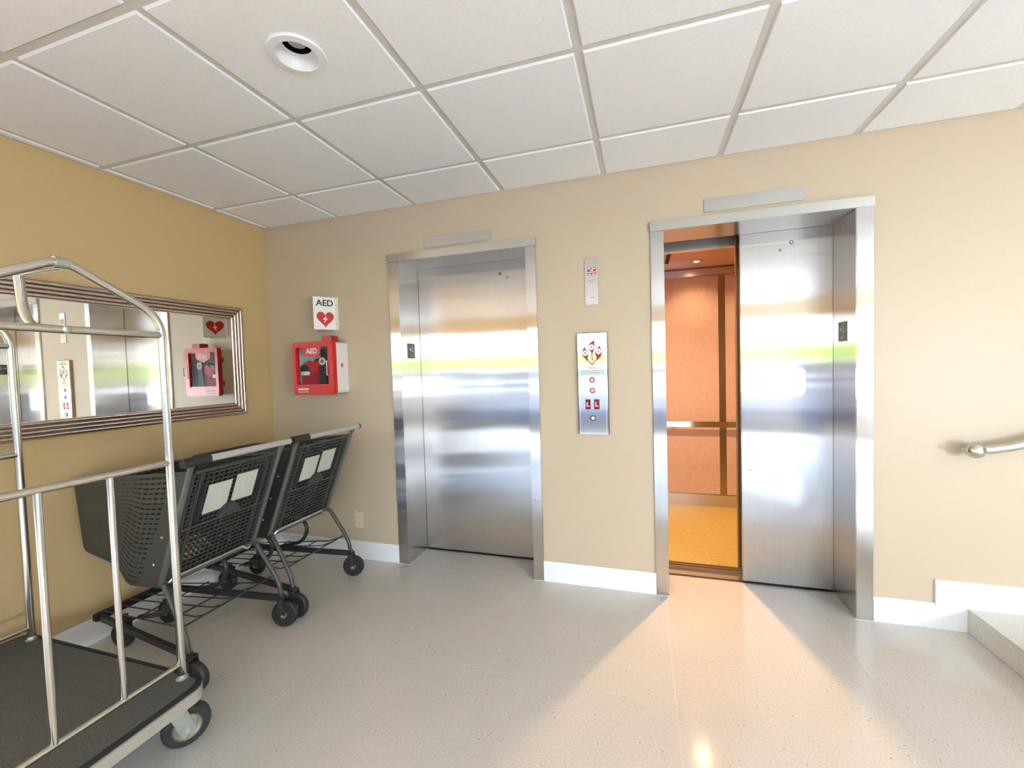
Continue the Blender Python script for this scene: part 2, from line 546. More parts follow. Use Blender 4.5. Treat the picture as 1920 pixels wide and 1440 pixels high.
# baseboards (a flat board with a small bead along the top)
def board(mb, x0, x1, z0, z1):
    mb.box(x0, x1, -.014, -.0005, z0, z1 - .012).box(x0, x1, -.010, -.0005, z1 - .014, z1)
SX, SH = 3.850, 0.115                            # the step on the right
b = MB(); board(b, XL + .015, D1[0], 0, .125); b.build('baseboard_back_left', 'white', None, .0015)
b = MB(); board(b, D1[1], D2[0], 0, .125); b.build('baseboard_back_middle', 'white', None, .0015)
b = MB()
board(b, D2[1], 3.727, 0, .125)
b.box(3.727, SX, -.014, -.0005, 0, .228).box(3.727, SX, -.010, -.0005, .226, .241)
board(b, SX, XR, SH, .241)
b.build('baseboard_back_right', 'white', None, .0012)
b = MB(); b.box(XL, XL + .014, YL, -.0005, 0, .113).box(XL, XL + .010, YL, -.0005, .111, .125); b.build('baseboard_left', 'white', None, .0012)
for n in ('baseboard_back_left', 'baseboard_back_middle', 'baseboard_back_right', 'baseboard_left'):
    D.objects[n]['kind'] = 'structure'

# ------------------------------------------------------------------ outdoors, seen in the steel
def sbox(name, m, *a):
    return tag(MB().box(*a).build(name, m), kind='structure')
sbox('driveway', 'asphalt', -60, 60, -22, YF - .0, -.3, -.02)
sbox('curb', 'concrete', -60, 60, -22.5, -22, -.3, .12)
sbox('pavement', 'slate', -60, 60, -60, -22.5, -.3, .10)
sbox('kerb_wall', 'white', -60, 60, -24.2, -23.9, .43, .52)
sbox('kerb_wall_base', 'slate', -60, 60, -24.2, -23.95, .1, .43)
sbox('retaining_wall', 'slate', -60, 60, -26, -25, -.2, 1.19)
sbox('wall_coping', 'white', -60, 60, -26.1, -24.9, 1.19, 1.29)
sbox('hedge_bank', 'hedge', -60, 60, -29, -26.2, 0, 2.3)
sbox('canopy', 'white', -8, 12, -8.2, YF - .25, 2.45, 2.7)

# ------------------------------------------------------------------ recessed lights
def recessed(loc, label):
    t = thing('recessed_light', label, 'light', (loc[0], loc[1], H))
    c = (loc[0], loc[1], H)
    MB().lathe(c, (0, 0, -1), [(.074, -.004), (.094, -.001), (.096, .003), (.093, .008), (.070, .0095), (.0665, .006), (.0665, -.004)], 40).build('trim_ring', 'white', t, smooth=True)
    MB().lathe(c, (0, 0, 1), [(.0665, -.004), (.062, .012), (.053, .026), (.047, .034)], 40).build('baffle', 'white', t, smooth=True)
    MB().lathe(c, (0, 0, 1), [(.075, .0), (.08, .13), (.0001, .13)], 32).build('housing', 'dark_gap', t, smooth=True)
    MB().lathe(c, (0, 0, 1), [(.0001, .034), (.022, .035), (.030, .040), (.031, .05), (.026, .08), (.02, .128)], 32).build('bulb', 'bulb', t, smooth=True)
    return t
recessed(LIGHTS[0], 'white round recessed light above the shopping carts')
recessed(LIGHTS[1], 'white round recessed light at the top edge nearer the open elevator')

# unseen lamps added behind and beside the camera to fill the room with light
def fill_lamp(x, y, z, m, label):
    t = thing('pendant_lamp', label, 'light', (x, y, H))
    MB().lathe((x, y, H), (0, 0, -1), [(.0001, 0), (.07, 0), (.07, .025), (.008, .03), (.008, H - z - .17), (.0001, H - z - .17)], 20).build('stem', 'white', t, smooth=True)
    MB().lathe((x, y, z), (0, 0, 1), [(.0001, -.17), (.36, -.17), (.38, -.15), (.38, .15), (.36, .17), (.0001, .17)], 32).build('drum_shade', m, t, smooth=True)
fill_lamp(-3.0, -3.6, 1.2, 'opal_soft', 'white lit drum pendant in the side lobby on the left')
fill_lamp(5.9, -4.1, 1.0, 'opal', 'white lit drum pendant hanging low in the lobby beyond the stair step')

# ------------------------------------------------------------------ lift doors and their steel frames
DOOR_Y = 0.25
def lift_front(name, d, panel_x0, panel_x1, holes, plate_side):
    t = struct(name, ((d[0] + d[1]) / 2, 0, 0))
    ol, orr, il, ir = d
    MB().box(ol, il, -.012, .25, 0, HB).build('jamb', 'steel', t, .003)
    MB().box(ir, orr, -.012, .25, 0, HB).build('jamb', 'steel', t, .003)
    MB().box(ol - .003, orr + .003, -.018, .2495, HB, HD).build('header', 'steel_h', t, .002)
    p = MB().box(panel_x0, panel_x1, DOOR_Y + .002, DOOR_Y + .034, .012, HB + .06).build('door_panel', 'steel', t, .003)
    for hx, hz, r in holes:
        MB().lathe((hx, DOOR_Y + .0045, hz), (0, -1, 0), [(r, 0), (r, .003), (r * .6, .0035), (r * .55, .0005), (.0001, .0005)], 18).build('key_hole', 'dark_gap', p)
    MB().box(il - .06, ir + .1, DOOR_Y + .001, DOOR_Y + .085, -.04, -.001).build('door_sill', 'steel_plain', t, .002)
    MB().box(il - .06, ir + .1, DOOR_Y + .012, DOOR_Y + .026, -.001, .0005).build('sill_groove', 'dark_gap', t)
    # caulk line where the jambs meet the floor
    c = MB()
    c.box(ol - .004, il + .004, -.017, -.011, 0, .003).box(ir - .004, orr + .004, -.017, -.011, 0, .003)
    c.box(il, il + .005, -.012, .25, 0, .003).box(ir - .005, ir, -.012, .25, 0, .003)
    c.build('caulk_line', 'grout', t)
    # floor marking plate on one reveal
    if plate_side == 'left':
        x, n, r, y = il, (1, 0, 0), (0, 1, 0), .118
    else:
        x, n, r, y = ir, (-1, 0, 0), (0, -1, 0), .133
    mtx = plane_mtx((x, y, 1.475), r, n)
    pl = MB().prism(rrect(-.045, .045, -.052, .052, .004, 3), mtx, .004).build('floor_plate', 'plate_dark', t)
    mt = mtx @ Matrix.Translation((0, 0, .0042))
    text('plate_letter', 'L', .05, 'ink_white', pl, mt @ Matrix.Translation((.016, .012, 0)), .0008)
    star = []
    for i in range(10):
        a = math.pi / 2 + i * math.pi / 5; q = .015 if i % 2 == 0 else .0065
        star.append((-.017 + q * math.cos(a), .012 + q * math.sin(a)))
    MB().prism(star, mt, .0008).build('plate_star', 'ink_white', pl)
    bd = MB()
    for bx, bz in ((-.012, -.03), (-.006, -.03), (.006, -.024), (.006, -.03), (.006, -.036), (.012, -.036)):
        bd.lathe(mt @ Vector((bx, bz, 0)), n, [(.0018, 0), (.0012, .001), (.0001, .0012)], 8)
    tag(bd.build('braille_dots', 'ink_white', pl), kind='stuff')
    return t
door1 = lift_front('door_1', D1, 0.800, 1.76, [(1.455, 1.986, .0105), (1.508, 1.956, .007)], 'left')
door2 = lift_front('door_2', D2, 2.939, 3.62, [(3.202, 2.000, .0105), (3.146, 1.961, .007)], 'right')
# small dents in the metal
MB().sphere((1.735, -.0125, .515), .008, (1, .35, 1), 12).build('dent', 'steel_plain', door1, smooth=True)
MB().sphere((2.985, .2525, .69), .016, (1.2, .18, .35), 12).build('dent', 'steel_plain', door2, smooth=True)

# ------------------------------------------------------------------ the lift car behind the open door
cab = thing('elevator_car', 'warmly lit elevator car with orange laminate walls behind the half open door', 'elevator', (2.84, 1.08, 0))
CX0, CX1, CY0, CY1, CZ = 2.02, 3.68, .46, 1.70, 2.20
MB().box(CX0, CX1, CY0 - .03, CY1, -.05, 0).build('car_floor', 'cab_floor', cab)
MB().box(2.40, 3.55, .365, .455, -.05, .002).build('car_sill', 'bronze', cab, .002)
MB().box(2.40, 3.55, .40, .408, .0015, .0032).box(2.40, 3.55, .432, .438, .0015, .0032).build('sill_groove', 'dark_gap', cab)
MB().box(CX0, CX1, CY1 + .012, CY1 + .04, 0, CZ).build('rear_wall', 'bronze', cab)
for x0, x1 in ((CX0 + .01, 2.48), (2.535, 3.050), (3.107, CX1 - .01)):
    MB().box(x0, x1, CY1, CY1 + .012, .112, 2.12).build('wall_panel', 'laminate', cab, .002)
MB().box(CX0, CX1, CY1 - .004, CY1 + .012, 0, .108).build('kick_plate', 'steel_plain', cab, .001)
MB().box(CX0, CX1, CY1 - .004, CY1 + .012, 2.125, 2.188).build('top_band', 'steel_plain', cab, .001)
for x0, x1, nx in ((CX0 - .03, CX0, 1), (CX1, CX1 + .03, -1)):
    MB().box(x0, x1, CY0, CY1, 0, CZ).build('side_wall', 'laminate', cab)
MB().box(CX0, 2.46, .40, .46, 0, CZ).box(3.50, CX1, .40, .46, 0, CZ).build('front_return', 'laminate', cab)
MB().box(2.40, 3.56, .41, .46, 2.052, CZ).build('car_header', 'steel_plain', cab, .002)
MB().box(2.40, 3.62, .27, .40, 2.115, 2.30).build('door_track', 'black_metal', cab)
MB().box(2.936, 3.62, .355, .395, .012, 2.13).build('car_door', 'bronze', cab, .003)
lid = MB()
holes = [(2.84, 1.42, .30), (2.84, .66, 2.2), (3.42, 1.42, .25), (2.26, 1.42, .25)]
lid.box(CX0, CX1, CY0 - .06, CY1, CZ, CZ + .03)
lid.build('car_ceiling', 'cab_ceil', cab)
MB().box(2.585, 2.615, .95, 1.40, CZ - .004, CZ - .0005).build('ceiling_slot', 'dark_gap', cab)
hr = MB().box(CX0 + .05, CX1 - .05, CY1 - .066, CY1 - .056, .744, .796).build('handrail', 'steel_h', cab, .003)
for x in (2.25, 2.66, 3.3):
    MB().box(x - .01, x + .01, CY1 - .057, CY1, .755, .78).build('rail_bracket', 'steel_plain', hr)
for x, y, k in holes:
    d = MB().lathe((x, y, CZ), (0, 0, -1), [(.052, 0), (.052, .004), (.036, .007), (.034, .002)], 24).build('downlight', 'steel_plain', cab, smooth=True)
    MB().lathe((x, y, CZ), (0, 0, -1), [(.020, .003), (.0001, .0031)], 20).build('lens', 'lens', d)
    L = D.lights.new('car_lamp', 'SPOT')
    L.energy = CAB_W * k; L.color = (1.0, 0.60, 0.27); L.spot_size = math.radians(130); L.spot_blend = .9; L.shadow_soft_size = .025
    lo = D.objects.new('car_lamp', L); COL.objects.link(lo); lo.parent = d
    lo.location = Vector((x, y, CZ - .012)) - Vector(cab.location)

# ------------------------------------------------------------------ plates over the doors and beside them
def blank_plate(x0, x1, z0, z1, label, m):
    t = thing('blank_plate', label, 'plate', ((x0 + x1) / 2, 0, (z0 + z1) / 2))
    MB().box(x0, x1, -.006, 0, z0, z1).build('face', m, t, .0012)
    for x in (x0 + .02, x1 - .02):
        MB().lathe((x, -.006, (z0 + z1) / 2), (0, -1, 0), [(.006, 0), (.005, .002), (.0001, .0026)], 12).build('screw', 'steel_plain', t)
blank_plate(1.019, 1.488, 2.142, 2.209, 'long blank steel plate above the closed elevator door', 'steel_h')
blank_plate(2.715, 3.187, 2.145, 2.216, 'long blank steel plate above the half open elevator door', 'steel_h')

t = thing('key_switch_plate', 'narrow steel plate with red notice above the call button panel', 'plate', (2.105, 0, 1.826))
MB().prism(rrect(2.067, 2.143, 1.690, 1.961, .003, 2), WALL(0, 0, 0), .005).build('face', 'steel', t)
MB().prism(rrect(2.083, 2.131, 1.864, 1.907, .001, 2), WALL(0, -.0052, 0), .0008).build('notice_label', 'ink_maroon', t)
nb = MB()
for x0, x1, z in ((2.086, 2.101, 1.901), (2.107, 2.127, 1.901), (2.098, 2.116, 1.8915), (2.085, 2.129, 1.881), (2.087, 2.102, 1.869), (2.108, 2.127, 1.869)):
    nb.box(x0, x1, -.0066, -.006, z - .0028, z + .0028)
tag(nb.build('notice_print', 'ink_white', t), kind='stuff')
fp = MB()
for x0, x1, z in ((2.082, 2.130, 1.834), (2.098, 2.108, 1.8225), (2.094, 2.122, 1.734)):
    fp.box(x0, x1, -.0056, -.005, z - .0018, z + .0018)
tag(fp.build('fine_print', 'ink_grey', t), kind='stuff')
for x, z, r in ((2.077, 1.951, .004), (2.134, 1.952, .004), (2.078, 1.702, .004), (2.132, 1.703, .004), (2.105, 1.916, .0035), (2.088, 1.855, .003), (2.124, 1.856, .003)):
    MB().lathe((x, -.005, z), (0, -1, 0), [(r, 0), (r * .8, .0015), (.0001, .002)], 10).build('screw', 'steel_plain', t)

# ------------------------------------------------------------------ call station
t = thing('call_panel', 'tall steel elevator call panel with fire notice and red floor displays', 'panel', (2.10, 0, 1.227))
PX0, PX1, PZ0, PZ1, PY = 2.013, 2.190, .926, 1.527, -.022
MB().box(PX0, PX1, PY + .003, 0, PZ0, PZ1).build('back_box', 'bronze', t, .002)
MB().box(PX0, PX1, PY, PY + .006, PZ0, PZ1).build('face', 'steel', t, .004)
MB().ring([(2.024, 1.519), (2.024, .933), (2.176, .933), (2.176, 1.519)], [(2.0255, 1.5175), (2.0255, .9345), (2.1745, .9345), (2.1745, 1.5175)], WALL(0, PY, 0), .0006).build('inlay_line', 'steel_plain', t)
def W(dy): return WALL(0, PY - dy, 0)
def at(x, z, dy=.0003): return WALL(x, PY - dy, z)
text('notice_text', 'In Case Of Fire', .0125, 'ink_black', t, at(2.100, 1.506), .0004)
text('notice_text', 'Elevators are Out Of Service', .0125, 'ink_black', t, at(2.100, 1.4925), .0004, sx=.80)
text('notice_text', 'Use Exit', .014, 'ink_black', t, at(2.100, 1.321), .0003)
fp = MB()
for z, segs in ((1.3045, ((2.037, 2.085), (2.089, 2.130), (2.134, 2.165))), (1.293, ((2.061, 2.090), (2.094, 2.142))), (1.285, ((2.036, 2.060), (2.066, 2.079), (2.086, 2.105), (2.111, 2.126), (2.132, 2.143), (2.150, 2.166)))):
    for x0, x1 in segs: fp.box(x0, x1, PY - .0006, PY, z - .0014, z + .0014)
tag(fp.build('fine_print', 'ink_grey', t), kind='stuff')
leaves = {
 'mid': [(2.114, 1.484), (2.116, 1.469), (2.117, 1.45), (2.116, 1.431), (2.109, 1.417), (2.104, 1.405), (2.102, 1.388), (2.106, 1.366), (2.1, 1.362), (2.097, 1.384), (2.097, 1.405), (2.093, 1.417), (2.083, 1.427), (2.079, 1.444), (2.082, 1.459), (2.094, 1.47)],
 'left': [(2.061, 1.45), (2.062, 1.434), (2.078, 1.423), (2.082, 1.408), (2.078, 1.392), (2.074, 1.38), (2.078, 1.365), (2.091, 1.353), (2.0995, 1.3465), (2.0995, 1.335), (2.086, 1.349), (2.063, 1.371), (2.047, 1.39), (2.042, 1.407), (2.045, 1.427), (2.053, 1.438)],
 'right': [(2.149, 1.453), (2.149, 1.438), (2.157, 1.424), (2.158, 1.405), (2.151, 1.384), (2.136, 1.369), (2.117, 1.357), (2.101, 1.335), (2.0998, 1.346), (2.11, 1.357), (2.125, 1.371), (2.126, 1.38), (2.119, 1.397), (2.117, 1.416), (2.122, 1.428), (2.135, 1.439)]}
for k, (ccx, ccz) in (('mid', (2.098, 1.442)), ('left', (2.062, 1.409)), ('right', (2.138, 1.416))):
    fl = MB().prism(leaves[k], W(0), .0005).build('flame_emblem', 'ink_maroon', t)
    MB().prism(circle(ccx, ccz, .0185), W(.0005), .0004).build('emblem_ring', 'plate_dark', fl)
    MB().prism(circle(ccx, ccz, .0165), W(.0009), .0004).build('emblem_disc', 'ink_white', fl)
    g = MB()                                      # a small walking figure on the disc
    g.prism(circle(ccx, ccz + .0075, .0022, 10), W(.0013), .0004)
    for p, q, wd in (((-.001, .005), (.001, -.001), .0035), ((.001, -.001), (.005, -.009), .0022), ((.0005, -.001), (-.005, -.007), .0022), ((-.001, .004), (.006, .001), .0018), ((-.002, .004), (-.006, .0), .0018)):
        g.bar((ccx + p[0], PY - .0015, ccz + p[1]), (ccx + q[0], PY - .0015, ccz + q[1]), wd, .0006, (0, 1, 0))
    g.build('emblem_figure', 'ink_maroon', fl)
for x, z, mr, mf, nm in ((2.098, 1.250, 'btn_red', 'btn_lit', 'up_button'), (2.099, 1.187, 'btn_red', 'btn_lit', 'down_button'), (2.099, 1.024, 'btn_dark', 'steel_plain', 'key_switch')):
    r = .0165
    bt = MB().lathe((x, PY, z), (0, -1, 0), [(r, 0), (r, .0035), (r - .003, .005), (r - .006, .005), (r - .0065, .002)], 26).build(nm, mr, t, smooth=True)
    MB().lathe((x, PY, z), (0, -1, 0), [(r - .0055, .0015), (r - .0065, .0042), (.0001, .0045)], 22).build('button_face', mf, bt, smooth=True)
    if nm == 'key_switch':
        MB().box(x - .0055, x + .0055, PY - .0052, PY - .004, z - .0012, z + .0012).build('key_slot', 'ink_grey', bt)
    else:
        s_ = 1 if nm == 'up_button' else -1
        MB().prism([(x - .003, z - .002 * s_), (x + .003, z - .002 * s_), (x, z + .004 * s_)], W(.0046), .0004).build('arrow', 'ink_maroon', bt)
for x0, x1 in ((2.056, 2.086), (2.106, 2.137)):
    d = MB().prism(rrect(x0, x1, 1.076, 1.135, .001, 2), W(-.0005), .001).build('floor_display', 'led_window', t)
    cxm = (x0 + x1) / 2
    MB().bar((cxm - .004, PY - .0012, 1.120), (cxm - .006, PY - .0012, 1.094), .0055, .001, (0, 1, 0)).bar((cxm - .0075, PY - .0012, 1.0945), (cxm + .009, PY - .0012, 1.0945), .0055, .001, (0, 1, 0)).build('lit_letter', 'led', d)
    MB().box(x0 + .003, x0 + .018, PY - .0005, PY, 1.1415, 1.1445).build('fine_print', 'ink_grey', t)

# ------------------------------------------------------------------ power outlet low on the wall
t = thing('power_outlet', 'ivory power outlet low on the wall behind the shopping carts', 'outlet', (.4205, 0, .28))
MB().prism(rrect(.386, .455, .221, .338, .006, 3), WALL(0, 0, 0), .006).build('cover_plate', 'ivory', t, .0015)
for z in (.302, .258):
    s_ = MB().prism(circle(.4205, z, .0165, 18), WALL(0, -.006, 0), .0015).build('socket', 'ivory', t)
    MB().box(.413, .4145, -.0081, -.0074, z - .004, z + .006).box(.4265, .428, -.0081, -.0074, z - .004, z + .006).build('slot', 'dark_gap', s_)
MB().lathe((.4205, -.006, .28), (0, -1, 0), [(.003, 0), (.0001, .001)], 10).build('screw', 'steel_plain', t)

# ------------------------------------------------------------------ V shaped AED sign
def heart(cx_, cz_, wdt, hgt, n=40):
    out = []
    for i in range(n):
        a = 2 * math.pi * i / n
        x = 16 * math.sin(a) ** 3; y = 13 * math.cos(a) - 5 * math.cos(2 * a) - 2 * math.cos(3 * a) - math.cos(4 * a)
        out.append((cx_ + x / 32 * wdt, cz_ + (y + 2.55) / 28.9 * hgt))
    return out
BOLT = [(.35, 1.0), (-.55, -.12), (-.02, -.10), (-.42, -1.0), (.60, .22), (.02, .18)]
ap = Vector((.210, -.120, 0))
t = thing('aed_wall_sign', 'white projecting V shaped AED sign with red heart above the red cabinet', 'sign', (.210, 0, 1.755))
Z0, Z1 = 1.643, 1.872
for s_ in (1, -1):
    foot = Vector((.210 + .080 * s_, 0, 0))
    dr = (foot - ap).normalized(); nr = Vector((dr.y * s_, -dr.x * s_, 0))
    rgt = dr * s_
    L = (foot - ap).length
    mt = plane_mtx((ap.x, ap.y, 0), rgt, nr)
    u = lambda a: a * s_
    x0, x1 = sorted((0, L * s_))
    face = MB().prism(rrect(x0, x1, Z0, Z1, .003, 2), mt, .0022).build('sign_face', 'white_plastic', t)
    fx0, fx1 = sorted((foot.x, foot.x + (.028 if s_ > 0 else .018) * s_))
    fl = MB().box(fx0, fx1, -.003, 0, Z0, Z1).build('mounting_flange', 'white_plastic', t, .0008)
    for z in (1.820, 1.683):
        MB().lathe((foot.x + (.0145 if s_ > 0 else .010) * s_, -.003, z), (0, -1, 0), [(.0038, 0), (.003, .0015), (.0001, .002)], 12).build('screw', 'ink_black', fl)
    mf = mt @ Matrix.Translation((0, 0, .0024))
    cxx = .0755 * s_
    text('lettering', 'AED', .060, 'ink_black', face, mf @ Matrix.Translation((cxx, 1.828, 0)), .0012)
    MB().prism(heart(cxx, 1.711, .116, .112), mf, .0006).build('heart_emblem', 'ink_red', face)
    MB().prism([(cxx + a * .029, 1.716 + b_ * .030) for a, b_ in BOLT], mf @ Matrix.Translation((0, 0, .0007)), .0006).build('bolt_emblem', 'ink_white', face)

# ------------------------------------------------------------------ AED cabinet and what is in it
AX0, AX1, AZ0, AZ1, AY = .035, .387, 1.189, 1.556, -.152
t = thing('aed_cabinet', 'red fronted white AED cabinet on the wall left of the closed elevator', 'cabinet', (.211, 0, 1.372))
# hollow white shell
o_ = rrect(AX0 + .008, AX1 - .004, AZ0 + .006, AZ1 - .006, .022); i_ = rrect(AX0 + .014, AX1 - .010, AZ0 + .012, AZ1 - .012, .017)
MB().ring(o_, i_, WALL(0, -.004, 0), -AY - .036).build('shell', 'white_plastic', t, smooth=True)
MB().prism(o_, WALL(0, 0, 0), .006).build('back_plate', 'white_plastic', t)
# red front cover with a window
fo = rrect(AX0, AX1, AZ0, AZ1, .024, 6); fi = rrect(.074, .333, 1.262, 1.519, .008, 6)
cov = MB().ring(fo, fi, WALL(0, AY + .034, 0), .034).build('door_cover', 'red', t, .006)
MB().prism(rrect(.066, .341, 1.254, 1.527, .008, 4), WALL(0, AY + .012, 0), .002).build('window', 'pane', cov)
MB().prism([(.122, 1.527), (.278, 1.527), (.272, 1.474), (.198, 1.444), (.126, 1.474)], WALL(0, AY + .0095, 0), .0012).build('banner', 'red', cov)
text('lettering', 'AED', .050, 'ink_white', cov, WALL(.200, AY + .0075, 1.491), .0012)
wp = MB()
wp.prism([(.078, 1.2235), (.168, 1.2235), (.172, 1.2345), (.084, 1.2345)], WALL(0, AY - .0002, 0), .0008)
for x0, x1, z in ((.080, .112, 1.2095), (.116, .140, 1.2095), (.144, .168, 1.2095)): wp.box(x0, x1, AY - .0008, AY, z - .0022, z + .0022)
wp.build('maker_print', 'ink_white', cov)
MB().tube(smooth_path([(.332, AY + .006, 1.424), (.337, AY - .012, 1.418), (.337, AY - .012, 1.326), (.332, AY + .006, 1.320)], .008), .0032, 8).build('pull_handle', 'white_plastic', cov, smooth=True)
MB().tube(smooth_path([(.378, AY + .01, 1.41), (.400, AY + .004, 1.41), (.400, AY + .004, 1.345), (.378, AY + .01, 1.345)], .006), .0022, 8).build('side_latch', 'red', cov, smooth=True)
MB().prism(rrect(-.042, .042, 0, .052, .012, 4), WALL(.305, -.045, AZ1 - .012), .07).build('alarm_lamp', 'red_dark', t, .004)
# small red cross on the white side
ms = plane_mtx((AX1 - .0036, -.066, 1.388), (0, 1, 0), (1, 0, 0))
MB().prism([(-.004, .018), (.004, .018), (.004, .004), (.015, .004), (.015, -.004), (.004, -.004), (.004, -.018), (-.004, -.018), (-.004, -.004), (-.015, -.004), (-.015, .004), (-.004, .004)], ms, .0006).build('cross_emblem', 'ink_red', t)
for z in (1.28, 1.46):
    MB().cyl((AX0 + .002, AY + .040, z - .018), (AX0 + .002, AY + .040, z + .018), .005, 10).build('hinge', 'red', t)

d = thing('defibrillator', 'red and black defibrillator case inside the AED cabinet', 'defibrillator', (.18, -.06, AZ0 + .0125))
zb = AZ0 + .0125
MB().prism(rrect(.070, .305, zb, 1.385, .03, 5), WALL(0, -.02, 0), .085).build('case_body', 'red_soft', d, .008)
MB().prism(rrect(.064, .150, 1.325, 1.400, .028, 5), WALL(0, -.03, 0), .082).build('handset_end', 'black', d, .006)
MB().prism(rrect(.074, .150, 1.326, 1.352, .010, 4), WALL(0, -.1125, 0), .002).build('status_window', 'ink_white', d)
MB().prism(rrect(.090, .100, 1.331, 1.347, .004, 3), WALL(0, -.1146, 0), .001).build('status_mark', 'hedge', d)
MB().prism(heart(.178, 1.372, .112, .108), WALL(0, -.106, 0), .006).build('heart_emblem', 'ink_red', d)
hb = MB().tube(smooth_path([(.150, -.07, 1.39), (.17, -.08, 1.425), (.215, -.085, 1.432), (.25, -.08, 1.40)], .03), .013, 10).build('carry_handle', 'black', d, smooth=True)
sp = MB()
sp.prism([(.232, 1.265), (.300, 1.265), (.298, 1.30), (.292, 1.40), (.297, 1.50), (.250, 1.50), (.247, 1.43), (.240, 1.36)], WALL(0, -.108, 0), .012)
st = sp.build('rescue_strap', 'black', d, .003)
bd = MB().prism(circle(.266, 1.420, .0265, 28), WALL(0, -.1205, 0), .003).build('badge', 'ink_white', st)
MB().prism(circle(.266, 1.420, .0185, 28), WALL(0, -.1237, 0), .0005).build('badge_centre', 'paper', bd)
MB().prism([(.262 + a, 1.420 + b_) for a, b_ in ((0, .014), (.008, .014), (.008, .004), (.018, .004), (.018, -.004), (.008, -.004), (.008, -.014), (0, -.014), (0, -.004), (-.010, -.004), (-.010, .004), (0, .004))], WALL(0, -.1244, 0), .0005).build('badge_cross', 'ink_maroon', bd)

# ------------------------------------------------------------------ the wide mirror on the left wall
t = thing('wall_mirror', 'wide rectangular wall mirror in a ridged rose silver frame', 'mirror', (XL, -1.0, 1.44))
MY0, MY1, MZ0, MZ1 = -1.79, -.236, 1.068, 1.808
prof = [(0, 0), (0, .018)]
for k in range(4):                                # four round ridges stepping down to the glass
    base = .030 - .004 * k; w0 = .003 + k * .0195
    for i in range(7):
        a = math.pi * i / 6
        prof.append((w0 + .0095 * (1 - math.cos(a)), base - .008 + .0085 * math.sin(a)))
prof += [(.083, .010), (.086, .008), (.086, 0)]
vs, fs = [], []; n = len(prof)
for (sy, sz) in ((1, 1), (1, -1), (-1, -1), (-1, 1)):
    for a, h in prof:
        y = (MY1 - a) if sy > 0 else (MY0 + a); z = (MZ1 - a) if sz > 0 else (MZ0 + a)
        vs.append((XL + h, y, z))
for c in range(4):
    for i in range(n - 1):
        fs.append((c * n + i, c * n + i + 1, ((c + 1) % 4) * n + i + 1, ((c + 1) % 4) * n + i))
MB().add(vs, fs).build('ridged_frame', 'frame', t, smooth=True)
MB().box(XL + .002, XL + .009, MY0 + .08, MY1 - .08, MZ0 + .08, MZ1 - .08).build('mirror_glass', 'mirror', t)

# ------------------------------------------------------------------ step and stair rail on the right
t = thing('stair_step', 'low beige terrazzo step at the far right of the room', 'step', (5.2, -1.4, 0))
MB().box(SX, XR, -3.2, -.001, 0, SH).build('tread', 'terrazzo_step', t, .003)
t = thing('stair_handrail', 'round metal wall handrail ending in a ball at the right edge', 'handrail', (3.85, -.07, .89))
pts = [(3.85, -.07, .892), (3.90, -.07, .899), (3.95, -.07, .908), (4.00, -.07, .921), (4.10, -.07, .955), (4.9, -.07, 1.32)]
MB().tube(pts, .0205, 16).build('rail', 'chrome', t, smooth=True)
MB().sphere((3.838, -.07, .8915), .037, (1, 1, 1), 24).build('ball_end', 'chrome', t, smooth=True)
MB().lathe((3.795, -.082, .893), (-.94, -.34, 0), [(.011, 0), (.011, .009), (.0001, .010)], 16).build('end_cap', 'steel_plain', t)
MB().tube(smooth_path([(4.35, -.07, 1.06), (4.35, -.07, 1.0), (4.35, -.0, 1.0)], .03), .008, 8).cyl((4.35, -.008, 1.0), (4.35, 0, 1.0), .035).build('bracket', 'chrome', t, smooth=True)

